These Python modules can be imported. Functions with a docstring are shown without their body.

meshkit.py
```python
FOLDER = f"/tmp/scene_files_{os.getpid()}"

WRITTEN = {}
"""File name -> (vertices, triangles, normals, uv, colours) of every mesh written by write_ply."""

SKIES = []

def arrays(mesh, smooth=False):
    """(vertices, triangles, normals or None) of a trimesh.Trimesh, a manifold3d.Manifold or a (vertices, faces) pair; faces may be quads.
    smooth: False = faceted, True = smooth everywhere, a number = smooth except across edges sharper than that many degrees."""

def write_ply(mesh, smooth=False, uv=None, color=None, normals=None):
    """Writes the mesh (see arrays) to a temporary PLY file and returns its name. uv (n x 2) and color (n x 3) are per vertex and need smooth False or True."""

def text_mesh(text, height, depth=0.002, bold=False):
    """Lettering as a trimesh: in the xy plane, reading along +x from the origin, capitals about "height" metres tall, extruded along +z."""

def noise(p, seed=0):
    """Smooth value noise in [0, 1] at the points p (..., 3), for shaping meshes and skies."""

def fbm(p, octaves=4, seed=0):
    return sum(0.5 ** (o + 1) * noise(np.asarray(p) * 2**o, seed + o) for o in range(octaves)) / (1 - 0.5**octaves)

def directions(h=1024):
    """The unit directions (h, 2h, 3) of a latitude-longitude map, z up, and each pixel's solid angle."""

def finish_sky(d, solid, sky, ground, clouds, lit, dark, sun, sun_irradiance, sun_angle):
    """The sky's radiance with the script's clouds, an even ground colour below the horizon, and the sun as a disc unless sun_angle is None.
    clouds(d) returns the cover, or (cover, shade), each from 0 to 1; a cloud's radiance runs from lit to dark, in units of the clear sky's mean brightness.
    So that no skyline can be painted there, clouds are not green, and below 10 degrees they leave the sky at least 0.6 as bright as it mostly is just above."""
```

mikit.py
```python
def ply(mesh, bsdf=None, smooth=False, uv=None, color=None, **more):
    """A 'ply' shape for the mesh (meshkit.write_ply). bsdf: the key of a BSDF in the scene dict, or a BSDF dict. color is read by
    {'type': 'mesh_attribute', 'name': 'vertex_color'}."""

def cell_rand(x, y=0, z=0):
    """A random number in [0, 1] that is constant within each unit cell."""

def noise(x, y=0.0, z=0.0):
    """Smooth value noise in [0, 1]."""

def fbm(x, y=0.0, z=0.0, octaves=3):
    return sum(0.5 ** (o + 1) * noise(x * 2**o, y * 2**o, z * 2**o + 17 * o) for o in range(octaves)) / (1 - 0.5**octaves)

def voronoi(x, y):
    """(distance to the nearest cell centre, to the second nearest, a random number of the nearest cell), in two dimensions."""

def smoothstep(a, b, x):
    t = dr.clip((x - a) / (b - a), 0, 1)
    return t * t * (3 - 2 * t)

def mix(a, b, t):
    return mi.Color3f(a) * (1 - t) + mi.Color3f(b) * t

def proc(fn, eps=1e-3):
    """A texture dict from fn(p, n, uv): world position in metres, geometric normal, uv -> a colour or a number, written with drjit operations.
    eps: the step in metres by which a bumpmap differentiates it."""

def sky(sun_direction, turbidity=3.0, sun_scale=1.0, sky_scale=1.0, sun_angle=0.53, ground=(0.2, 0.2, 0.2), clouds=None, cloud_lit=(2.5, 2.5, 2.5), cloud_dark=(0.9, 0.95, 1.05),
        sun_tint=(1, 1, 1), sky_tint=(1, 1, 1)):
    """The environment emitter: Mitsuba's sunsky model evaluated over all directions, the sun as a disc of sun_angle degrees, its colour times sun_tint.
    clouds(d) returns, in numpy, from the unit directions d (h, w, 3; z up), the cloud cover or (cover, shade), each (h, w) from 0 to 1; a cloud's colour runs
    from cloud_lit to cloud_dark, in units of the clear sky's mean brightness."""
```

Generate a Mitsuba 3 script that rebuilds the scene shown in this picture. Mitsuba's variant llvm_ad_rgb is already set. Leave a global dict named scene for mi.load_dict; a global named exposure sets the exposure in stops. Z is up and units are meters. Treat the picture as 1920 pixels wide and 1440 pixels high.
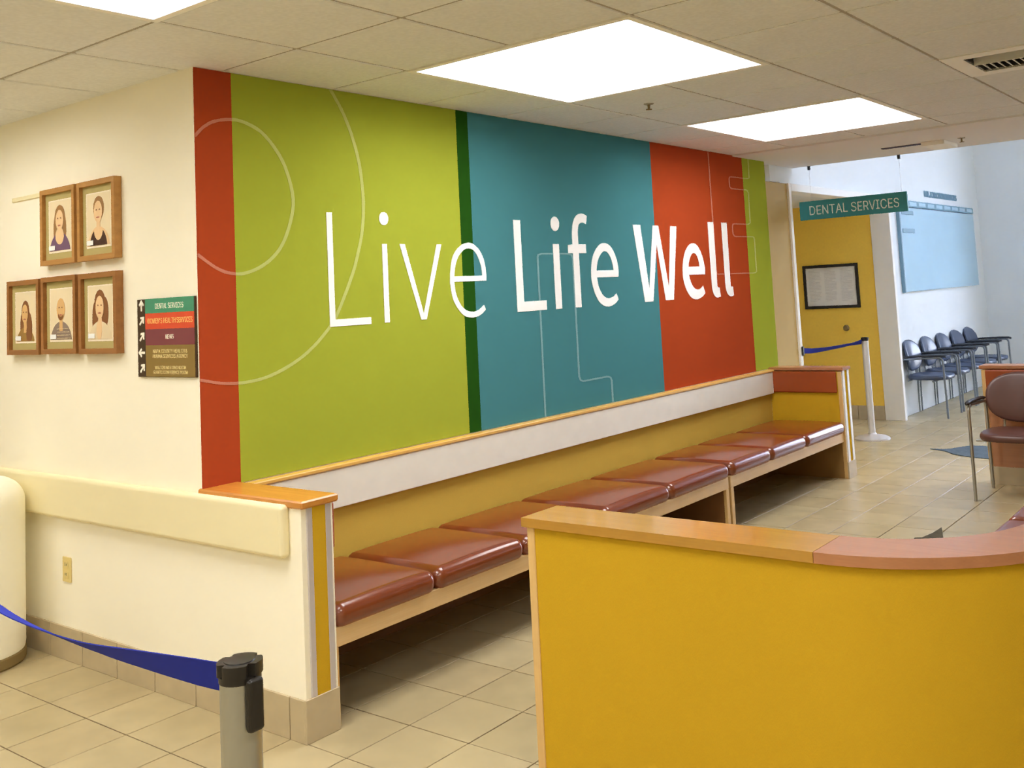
import math, random
import numpy as np, trimesh, mitsuba as mi, mikit, meshkit
import drjit as dr
from shapely.geometry import Polygon, LineString, Point, box as sbox
from shapely import affinity, union_all
from mikit import noise, fbm, smoothstep, mix

random.seed(7); np.random.seed(7)
T = mi.ScalarTransform4f
scene, labels = {}, {}

# ------------------------------------------------------------------ camera
F_PX, YAW, PITCH, ROLL = 1862.745, -0.636277, 0.084713, 0.05476
EYE = np.array([3.740714, -2.397168, 1.591210])
PPX, PPY = 116.64457, -331.873
_f = np.array([math.sin(YAW) * math.cos(PITCH), math.cos(YAW) * math.cos(PITCH), math.sin(PITCH)])
_r = np.array([math.cos(YAW), -math.sin(YAW), 0.0]); _d = np.cross(_f, _r)
RIGHT = math.cos(ROLL) * _r + math.sin(ROLL) * _d
DOWN = -math.sin(ROLL) * _r + math.cos(ROLL) * _d
scene['camera'] = {'type': 'perspective', 'fov_axis': 'x', 'fov': math.degrees(2 * math.atan(960 / F_PX)),
                   'principal_point_offset_x': -PPX / 1920, 'principal_point_offset_y': -PPY / 1440,
                   'near_clip': 0.05, 'far_clip': 100.0,
                   'to_world': T().look_at(origin=EYE.tolist(), target=(EYE + _f).tolist(), up=(-DOWN).tolist())}
# ------------------------------------------------------------------ light
exposure = 0.38
SKY_SCALE = 62.0
scene['sky'] = mikit.sky((0.3, 0.35, 0.9), turbidity=4.0, sun_scale=0.0, sky_scale=SKY_SCALE, ground=(0.25, 0.25, 0.25), sky_tint=(1.16, 0.95, 0.86))
LAMP = {'type': 'rgb', 'value': [7.6, 7.6, 7.8]}     # the ceiling lights' warm white diffusers
LAMP_NEAR = {'type': 'rgb', 'value': [6.9, 6.85, 6.8]}  # a little dimmer and warmer, for the lights at the near end
LAMP_WALL_FILL = {'type': 'rgb', 'value': [4.2, 4.1, 4.0]}   # dimmer, for an unseen light added to brighten the left wall


def lin(c):
    c = np.asarray(c, float) / 255
    return np.where(c <= 0.04045, c / 12.92, ((c + 0.055) / 1.055) ** 2.4)


def rgb(c):
    return {'type': 'rgb', 'value': [float(x) for x in lin(c)]}


def mat(name, color, rough=0.6, spec=0.35, metal=0.0, coat=0.0, coat_gloss=0.9, bump=None, depth=0.001, eps=1e-3, tex=None):
    b = {'type': 'diffuse', 'reflectance': mikit.proc(tex) if tex else rgb(color)} if spec == 0 else {'type': 'principled', 'base_color': mikit.proc(tex) if tex else rgb(color), 'roughness': rough, 'metallic': metal, 'specular': spec}
    if coat: b |= {'clearcoat': coat, 'clearcoat_gloss': coat_gloss}
    if bump: b = {'type': 'bumpmap', 'arbitrary': mikit.proc(bump, eps), 'scale': depth, 'bsdf': b}
    scene['mat_' + name] = {'type': 'twosided', 'bsdf': b}
    return 'mat_' + name


def mottled(c, amt=0.08, s=9.0):
    c0 = lin(c)
    def fn(p, n, uv):
        k = 1 + amt * 2 * (fbm(p.x * s, p.y * s, p.z * s) - 0.5)
        return mi.Color3f(*[float(x) for x in c0]) * k
    return fn


def woody(c1, c2, axis='x', s=1.0):
    a, b = [float(x) for x in lin(c1)], [float(x) for x in lin(c2)]
    def fn(p, n, uv):
        l, q, r = (p.x, p.y, p.z) if axis == 'x' else (p.y, p.x, p.z) if axis == 'y' else (p.z, p.x, p.y)
        w = fbm(l * 1.6 * s, q * 42 * s, r * 42 * s)
        f = noise(l * 9 * s, q * 260 * s, r * 260 * s)
        return mix(a, b, dr.clip(0.15 + 0.7 * w + 0.25 * (f - 0.5), 0, 1))
    return fn


def speckled(c, amt, s):
    c0 = [float(x) for x in lin(c)]
    def fn(p, n, uv):
        k = 1 + amt * (noise(p.x * s, p.y * s, p.z * s) - 0.5) + 0.5 * amt * (fbm(p.x * 3, p.y * 3, p.z * 3) - 0.5)
        return mi.Color3f(*c0) * k
    return fn


M = {}
M['wall'] = mat('wall', (246, 241, 222), 0.8, 0)
M['wall_white'] = mat('wall_white', (236, 240, 240), 0.8, 0)
M['wall_high'] = mat('wall_high', (232, 236, 236), 0.8, 0)
M['rail'] = mat('rail', (232, 222, 182), 0.5, 0.3)
M['ceil'] = mat('ceil', None, 0.9, 0, tex=speckled((234, 236, 236), 0.10, 90.0))
M['runner'] = mat('runner', (168, 162, 152), 0.8, 0.2)
M['soffit'] = mat('soffit', (238, 236, 238), 0.8, 0)
M['white'] = mat('white', (244, 243, 238), 0.6, 0.3)
M['grout'] = mat('grout', (112, 92, 68), 0.9, 0.1)
TILE_COLS = [(170, 155, 119), (166, 151, 115), (173, 158, 122), (168, 152, 116)]
for i, c in enumerate(TILE_COLS):
    M['tile%d' % i] = mat('tile%d' % i, None, 0.33, 0.4, tex=mottled(c, 0.10, 7.0 + i))
M['base'] = mat('base', None, 0.45, 0.35, tex=mottled((184, 168, 136), 0.12, 11.0))
M['fabric'] = mat('fabric', None, 0.85, 0, tex=speckled((192, 154, 40), 0.10, 700.0))
M['fabric_back'] = mat('fabric_back', None, 0.85, 0, tex=speckled((194, 162, 74), 0.10, 700.0))
M['yellow_wall'] = mat('yellow_wall', None, 0.8, 0, tex=speckled((244, 206, 92), 0.06, 60.0))
M['oak'] = mat('oak', None, 0.28, 0.5, coat=0.6, tex=woody((196, 134, 58), (174, 108, 40), 'x'))
M['oak_y'] = mat('oak_y', None, 0.3, 0.5, coat=0.5, tex=woody((224, 178, 94), (208, 158, 74), 'y'))
M['oak_honey'] = mat('oak_honey', None, 0.16, 0.5, coat=1.0, coat_gloss=0.96, tex=woody((176, 130, 46), (160, 112, 32), 'x'))
M['oak_pink'] = mat('oak_pink', None, 0.16, 0.5, coat=1.0, coat_gloss=0.96, tex=woody((172, 116, 78), (154, 98, 62), 'x'))
M['maple'] = mat('maple', None, 0.45, 0.4, tex=woody((222, 190, 140), (206, 170, 118), 'y'))
M['maple_end'] = mat('maple_end', None, 0.45, 0.4, tex=woody((216, 182, 122), (200, 160, 100), 'z'))
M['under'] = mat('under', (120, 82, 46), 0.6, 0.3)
M['shade_tan'] = mat('shade_tan', (150, 114, 64), 0.6, 0.3)
M['board'] = mat('board', None, 0.5, 0.35, tex=mottled((224, 220, 208), 0.04, 14.0))
M['vinyl'] = mat('vinyl', None, 0.19, 0.6, coat=1.0, coat_gloss=0.9, tex=mottled((110, 47, 17), 0.10, 6.0))
M['vinyl_pad'] = mat('vinyl_pad', None, 0.4, 0.45, tex=mottled((146, 66, 26), 0.06, 8.0))
M['vinyl_brown'] = mat('vinyl_brown', None, 0.36, 0.5, tex=mottled((88, 54, 46), 0.08, 20.0))
M['vinyl_slate'] = mat('vinyl_slate', None, 0.3, 0.6, coat=0.4, tex=mottled((58, 70, 92), 0.08, 20.0))  # bluish cast of the far light put into the chair vinyl
M['steel'] = mat('steel', (178, 178, 172), 0.34, 0.5, metal=0.85)
M['steel_pale'] = mat('steel_pale', (222, 218, 214), 0.4, 0.5, metal=0.4)
M['alu'] = mat('alu', (206, 200, 204), 0.4, 0.5, metal=0.5)
M['steel_dark'] = mat('steel_dark', (126, 134, 142), 0.35, 0.5, metal=0.6)
M['tan_wall'] = mat('tan_wall', (186, 160, 104), 0.75, 0.2)
M['black'] = mat('black', (28, 23, 18), 0.4, 0.5)
M['dark'] = mat('dark', (46, 50, 56), 0.5, 0.4)
M['belt'] = mat('belt', (36, 44, 132), 0.8, 0.15)
M['bin'] = mat('bin', (243, 240, 222), 0.5, 0.35)
M['bin_base'] = mat('bin_base', (126, 108, 70), 0.6, 0.3)
M['frame_wood'] = mat('frame_wood', None, 0.4, 0.4, tex=woody((184, 138, 78), (154, 106, 54), 'x'))
M['frame_wood_dark'] = mat('frame_wood_dark', None, 0.4, 0.4, tex=woody((156, 106, 56), (126, 80, 38), 'x'))
M['mat_olive'] = mat('mat_olive', (176, 162, 108), 0.8, 0.1)
M['paper'] = mat('paper', (240, 228, 204), 0.6, 0.2)
M['photo_ground'] = mat('photo_ground', (228, 212, 178), 0.5, 0.3)
M['paper_white'] = mat('paper_white', (242, 244, 244), 0.6, 0.2)
M['print_grey'] = mat('print_grey', (216, 219, 222), 0.7, 0.2)
M['teal_sign'] = mat('teal_sign', (56, 136, 142), 0.5, 0.3)
M['glass_blue'] = mat('glass_blue', None, 0.18, 0.6, coat=0.6, tex=mottled((170, 204, 222), 0.05, 2.0))
M['blue_strip'] = mat('blue_strip', (112, 150, 168), 0.4, 0.4)
M['letter_blue'] = mat('letter_blue', (120, 154, 172), 0.5, 0.4)
M['patch_grey'] = mat('patch_grey', None, 0.5, 0.35, tex=mottled((74, 88, 98), 0.3, 40.0))
M['mat_dark'] = mat('mat_dark', None, 0.8, 0.2, tex=mottled((80, 74, 60), 0.3, 40.0))
M['slot'] = mat('slot', (84, 78, 96), 0.6, 0.2)
M['vent_dark'] = mat('vent_dark', (52, 52, 54), 0.8, 0.1)
M['outlet'] = mat('outlet', (214, 194, 128), 0.45, 0.4)
STRIPE_COLS = [(163, 66, 36), (155, 165, 56), (34, 76, 22), (69, 124, 131)]
GAIN = (1.0, 1.0, 1.0)
for i, c in enumerate(STRIPE_COLS):
    cc = np.clip(np.array(c) * GAIN, 0, 255)
    M['stripe%d' % i] = mat('stripe%d' % i, cc, 0.75, 0)
    M['ghost%d' % i] = mat('ghost%d' % i, cc * 0.70 + 0.30 * 245, 0.75, 0)
M['letter_white'] = mat('letter_white', (250, 250, 250), 0.75, 0)
for nm, c in dict(lip=(176, 112, 88), sign_brown=(66, 50, 32), sign_teal=(70, 140, 108), sign_red=(206, 78, 48), sign_plum=(120, 62, 66), sign_olive=(132, 108, 56), sign_white=(244, 240, 226),
                  sign_cream=(226, 208, 150), sign_gold=(244, 196, 120), skin=(226, 192, 148), skin_tan=(212, 172, 116), hair_brown=(150, 112, 68), hair_dark=(126, 82, 48),
                  shirt_purple=(112, 84, 108), shirt_brown=(70, 46, 34), shirt_grey=(138, 120, 106), shirt_cream=(222, 204, 170), shirt_check=(150, 116, 60)).items():
    M[nm] = mat(nm, c, 0.6, 0.25)
scene['mat_pane'] = {'type': 'thindielectric', 'int_ior': 1.5}
M['pane'] = 'mat_pane'


# ------------------------------------------------------------------ helpers
def free(key):
    if key not in scene and key not in labels: return key
    k = 1
    while '%s_%03d' % (key, k) in scene or '%s_%03d' % (key, k) in labels: k += 1
    return '%s_%03d' % (key, k)


def thing(name, label, cat, group=None):
    key = free(name)
    labels[key] = {'label': label, 'category': cat}
    if group: labels[key]['group'] = group
    return key


def struct(name, label):
    key = free(name)
    labels[key] = {'label': label, 'kind': 'structure'}
    return key


def put(parent, name, mesh, m, smooth=False, label=None, kind=None, **more):
    """A part (parent given) or a one-mesh thing whose labels entry already exists (name '')."""
    key = free(parent + '__' + name) if name else parent
    scene[key] = mikit.ply(mesh, M[m], smooth=smooth, **more)
    if label or kind: labels[key] = {k: v for k, v in (('label', label), ('kind', kind)) if v}
    return key


def bx(x0, x1, y0, y1, z0, z1, bev=0.0):
    if not bev:
        m = trimesh.creation.box((x1 - x0, y1 - y0, z1 - z0)); m.apply_translation(((x0 + x1) / 2, (y0 + y1) / 2, (z0 + z1) / 2))
        return m
    pts = []
    for sx in (0, 1):
        for sy in (0, 1):
            for sz in (0, 1):
                c = np.array([(x0, x1)[sx], (y0, y1)[sy], (z0, z1)[sz]]); s = np.array([1 - 2 * sx, 1 - 2 * sy, 1 - 2 * sz]) * bev
                for k in range(3):
                    o = s.copy(); o[k] = 0; pts.append(c + o)
    return trimesh.convex.convex_hull(np.array(pts))


def cat(*ms):
    return trimesh.util.concatenate(list(ms))


def extrude(poly, h, z=0.0):
    m = cat(*[trimesh.creation.extrude_polygon(g, h, engine='earcut') for g in getattr(poly, 'geoms', [poly]) if g.geom_type == 'Polygon' and g.area > 1e-9])
    m.apply_translation((0, 0, z)); return m


def remap(m, rows, off=(0, 0, 0)):
    A = np.eye(4); A[:3, :3] = rows; A[:3, 3] = off
    m = m.copy(); m.apply_transform(A); return m


FACE_X = [[0, 0, 1], [1, 0, 0], [0, 1, 0]]      # drawing (u, v, depth) -> (depth, u, v): a wall that faces +x
FACE_NY = [[1, 0, 0], [0, 0, -1], [0, 1, 0]]    # drawing (u, v, depth) -> (u, -depth, v): a wall that faces -y


def rbox(size, r, n=10, crown=0.0):
    """A box with round edges, centred, as one smooth grid mesh; crown lifts the middle of its top."""
    m = trimesh.creation.box((2, 2, 2))
    for _ in range(int(math.log2(n))): m = m.subdivide()
    v = m.vertices; h = np.asarray(size, float) / 2; r = min(r, h.min())
    # spread the grid so that enough of it lies on the round edges
    s = np.sign(v) * (1 - (1 - np.abs(v)) ** 1.0)
    ins = h - r
    p = s * h
    a = np.abs(s); t = np.clip((a - 0.5) / 0.5, 0, 1)
    p = np.sign(s) * np.where(a <= 0.5, a / 0.5 * ins, ins + np.tan(t * math.pi / 4) * r)
    c = np.clip(p, -ins, ins); d = p - c; l = np.linalg.norm(d, axis=1, keepdims=True)
    v = c + np.where(l > 1e-9, d / np.maximum(l, 1e-9) * r, 0)
    if crown:
        u = (v[:, 0] / h[0]) ** 2; w = (v[:, 1] / h[1]) ** 2
        v[:, 2] += crown * (1 - u) * (1 - w) * (v[:, 2] > 0)
    return trimesh.Trimesh(v, m.faces, process=False)


def tube(path, r, n=10, cap=True):
    P = np.asarray(path, float); rr = np.broadcast_to(r, len(P))
    t = np.gradient(P, axis=0); t /= np.linalg.norm(t, axis=1, keepdims=True)
    a = np.array([0, 0, 1.0]) if abs(t[0][2]) < 0.9 else np.array([1.0, 0, 0])
    V, Fc = [], []
    x = np.cross(t[0], a); x /= np.linalg.norm(x)
    for i in range(len(P)):
        x = x - t[i] * (x @ t[i]); x /= np.linalg.norm(x); y = np.cross(t[i], x)
        for k in range(n):
            g = 2 * math.pi * k / n; V.append(P[i] + rr[i] * (math.cos(g) * x + math.sin(g) * y))
    for i in range(len(P) - 1):
        for k in range(n):
            a0, b0 = i * n + k, i * n + (k + 1) % n
            Fc += [[a0, b0, b0 + n], [a0, b0 + n, a0 + n]]
    if cap:
        V += [P[0], P[-1]]; c0, c1 = len(V) - 2, len(V) - 1; e = (len(P) - 1) * n
        for k in range(n): Fc += [[c0, (k + 1) % n, k], [c1, e + k, e + (k + 1) % n]]
    return trimesh.Trimesh(np.array(V), np.array(Fc), process=False)


def fillet(pts, r, n=6):
    """A polyline with its inner corners rounded."""
    P = [np.asarray(p, float) for p in pts]; out = [P[0]]
    for a, b, c in zip(P, P[1:], P[2:]):
        d0, d1 = (a - b) / np.linalg.norm(a - b), (c - b) / np.linalg.norm(c - b)
        q = min(r, 0.45 * np.linalg.norm(a - b), 0.45 * np.linalg.norm(c - b))
        for t in np.linspace(0, 1, n): out.append((1 - t) ** 2 * (b + d0 * q) + 2 * t * (1 - t) * b + t * t * (b + d1 * q))
    return np.array(out + [P[-1]])


def lathe(profile, n=48, at=(0, 0, 0)):
    m = trimesh.creation.revolve(np.array(profile, float), sections=n); m.apply_translation(at); return m


def lettering(text, h, width=None, depth=0.0015, bold=False):
    """Text centred on the origin, in the xy plane."""
    m = meshkit.text_mesh(text, h, depth, bold)
    if width: m.apply_scale((width / (m.bounds[1][0] - m.bounds[0][0]), 1, 1))
    c = m.bounds.mean(0); m.apply_translation((-c[0], -c[1], 0)); return m


def project(p):
    q = np.asarray(p, float) - EYE
    x, y, z = q @ RIGHT, q @ DOWN, q @ _f
    return 960 + PPX + F_PX * x / z, 720 + PPY + F_PX * y / z, z

# outlines of the mural's print on the wall plane: millimetres along the wall and above the floor
STRIPE_Y = [-0.0031, 0.1784, 1.6023, 1.697, 3.6082, 5.0313, 5.4517]
LETTERS = [["L",[[[678,2029],[712,2030],[712,1521],[934,1521],[934,1487],[679,1488]]]],["i",[[[1022,1881],[1056,1881],[1056,1488],[1022,1488]],[[1072,2010],[1071,2002],[1068,1995],[1065,1988],[1060,1983],[1054,1979],[1047,1976],[1040,1975],[1034,1976],[1027,1978],[1021,1982],[1016,1987],[1013,1994],[1010,2001],[1010,2008],[1010,2015],[1013,2023],[1016,2029],[1021,2034],[1027,2039],[1034,2041],[1040,2042],[1047,2042],[1054,2039],[1060,2036],[1065,2030],[1068,2024],[1071,2017]]]],["v",[[[1141,1881],[1178,1881],[1294,1519],[1409,1881],[1445,1881],[1313,1488],[1274,1489]]]],["e",[[[1791,1679],[1792,1688],[1793,1698],[1793,1712],[1791,1735],[1787,1762],[1781,1787],[1772,1809],[1761,1829],[1749,1846],[1735,1860],[1720,1871],[1705,1880],[1689,1887],[1673,1890],[1656,1892],[1639,1890],[1622,1886],[1604,1880],[1586,1870],[1567,1858],[1551,1843],[1537,1828],[1526,1811],[1517,1789],[1509,1760],[1503,1728],[1500,1697],[1499,1672],[1502,1648],[1506,1626],[1511,1604],[1518,1583],[1528,1564],[1542,1544],[1558,1526],[1573,1511],[1586,1500],[1598,1494],[1611,1488],[1626,1484],[1641,1481],[1656,1479],[1670,1479],[1683,1480],[1697,1482],[1710,1484],[1723,1488],[1736,1493],[1750,1500],[1763,1509],[1776,1518],[1763,1545],[1751,1538],[1740,1530],[1728,1524],[1717,1519],[1705,1516],[1693,1513],[1681,1511],[1670,1511],[1658,1512],[1645,1514],[1632,1517],[1619,1521],[1606,1528],[1593,1536],[1581,1546],[1570,1560],[1559,1577],[1550,1593],[1544,1609],[1539,1625],[1536,1640],[1534,1653],[1534,1666],[1533,1678]],["hole"],[[1533,1708],[1759,1708],[1758,1725],[1756,1743],[1753,1761],[1746,1779],[1738,1798],[1729,1814],[1719,1828],[1709,1839],[1697,1848],[1684,1855],[1671,1858],[1656,1860],[1642,1858],[1626,1855],[1612,1848],[1598,1839],[1585,1828],[1573,1815],[1563,1801],[1554,1785],[1547,1768],[1541,1749],[1537,1728]]]],["L",[[[2050,2027],[2113,2027],[2114,1548],[2326,1548],[2326,1491],[2050,1490]]]],["i",[[[2415,1888],[2477,1888],[2477,1491],[2415,1490]],[[2491,2014],[2490,2004],[2486,1994],[2481,1985],[2474,1978],[2466,1973],[2457,1969],[2447,1968],[2437,1969],[2428,1972],[2420,1977],[2413,1984],[2408,1993],[2405,2002],[2404,2012],[2405,2022],[2408,2032],[2413,2041],[2420,2048],[2428,2053],[2437,2057],[2447,2058],[2457,2058],[2466,2054],[2474,2049],[2481,2042],[2486,2034],[2490,2024]]]],["f",[[[2616,1491],[2618,1831],[2568,1831],[2569,1883],[2618,1887],[2618,1962],[2621,1978],[2624,1993],[2628,2008],[2634,2023],[2642,2037],[2650,2049],[2659,2060],[2669,2068],[2680,2075],[2694,2080],[2709,2083],[2724,2085],[2737,2085],[2748,2084],[2759,2082],[2769,2078],[2778,2075],[2788,2071],[2774,2017],[2768,2020],[2762,2022],[2755,2024],[2747,2026],[2740,2028],[2731,2028],[2721,2026],[2711,2023],[2702,2019],[2695,2013],[2690,2005],[2686,1996],[2684,1986],[2682,1975],[2680,1963],[2680,1888],[2760,1888],[2760,1831],[2680,1831],[2680,1490]]]],["e",[[[3112,1673],[3114,1687],[3116,1702],[3116,1718],[3114,1740],[3109,1764],[3102,1787],[3091,1810],[3078,1832],[3064,1851],[3050,1866],[3036,1877],[3021,1886],[3004,1892],[2986,1897],[2967,1898],[2948,1897],[2928,1893],[2908,1885],[2889,1873],[2870,1858],[2854,1841],[2839,1824],[2827,1805],[2817,1784],[2810,1758],[2804,1729],[2801,1702],[2800,1681],[2802,1661],[2805,1641],[2812,1619],[2820,1596],[2830,1574],[2843,1554],[2857,1535],[2871,1519],[2886,1507],[2901,1499],[2917,1492],[2934,1486],[2951,1483],[2968,1481],[2984,1481],[3000,1482],[3015,1485],[3030,1489],[3044,1493],[3058,1499],[3072,1506],[3085,1515],[3098,1524],[3076,1565],[3066,1559],[3055,1552],[3044,1546],[3031,1542],[3018,1539],[3006,1536],[2995,1535],[2984,1535],[2973,1536],[2961,1538],[2948,1542],[2936,1548],[2924,1555],[2914,1564],[2903,1574],[2893,1588],[2884,1603],[2876,1619],[2871,1636],[2867,1655],[2863,1674]],["hole"],[[2862,1718],[3058,1719],[3056,1733],[3053,1747],[3049,1761],[3044,1776],[3037,1791],[3030,1804],[3022,1815],[3012,1825],[3002,1833],[2991,1839],[2979,1842],[2967,1844],[2955,1843],[2944,1839],[2932,1833],[2919,1824],[2906,1812],[2895,1799],[2885,1786],[2878,1772],[2872,1758],[2868,1744],[2865,1731]]]],["W",[[[3321,2026],[3416,2027],[3486,1584],[3578,2026],[3653,2027],[3749,1586],[3817,2027],[3906,2027],[3807,1493],[3695,1493],[3616,1893],[3529,1492],[3421,1492]]]],["e",[[[4287,1667],[4289,1681],[4291,1695],[4291,1712],[4287,1735],[4280,1762],[4270,1787],[4258,1812],[4244,1836],[4229,1856],[4213,1872],[4198,1884],[4181,1893],[4166,1900],[4150,1903],[4132,1904],[4112,1902],[4091,1898],[4071,1890],[4051,1878],[4031,1862],[4013,1845],[3998,1825],[3985,1802],[3974,1778],[3965,1751],[3959,1722],[3956,1695],[3955,1670],[3957,1646],[3962,1623],[3971,1600],[3982,1577],[3996,1556],[4012,1537],[4029,1521],[4047,1507],[4063,1498],[4078,1492],[4093,1488],[4107,1484],[4121,1483],[4136,1482],[4152,1483],[4169,1485],[4186,1489],[4203,1493],[4219,1498],[4234,1504],[4248,1511],[4260,1518],[4273,1526],[4245,1582],[4235,1577],[4226,1571],[4216,1566],[4206,1562],[4197,1559],[4186,1557],[4176,1556],[4165,1555],[4154,1556],[4141,1558],[4129,1561],[4116,1566],[4104,1573],[4092,1582],[4082,1592],[4072,1605],[4063,1618],[4056,1632],[4052,1644],[4048,1656],[4045,1668]],["hole"],[[4045,1728],[4210,1728],[4208,1738],[4207,1748],[4205,1759],[4200,1772],[4194,1787],[4187,1799],[4179,1809],[4170,1817],[4161,1823],[4152,1827],[4142,1829],[4132,1829],[4121,1828],[4110,1825],[4100,1819],[4089,1810],[4079,1800],[4071,1788],[4063,1777],[4057,1766],[4052,1755],[4049,1745],[4047,1737]]]],["l",[[[4378,2070],[4469,2071],[4469,1574],[4476,1563],[4502,1560],[4515,1490],[4498,1487],[4481,1484],[4466,1483],[4452,1484],[4440,1486],[4428,1492],[4417,1499],[4406,1509],[4398,1521],[4392,1535],[4387,1551],[4383,1568]]]],["l",[[[4599,2070],[4690,2071],[4689,1571],[4697,1562],[4724,1562],[4733,1492],[4719,1489],[4704,1485],[4690,1484],[4676,1485],[4663,1488],[4651,1493],[4639,1500],[4628,1509],[4618,1520],[4612,1533],[4607,1547],[4602,1562]]]]]
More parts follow.
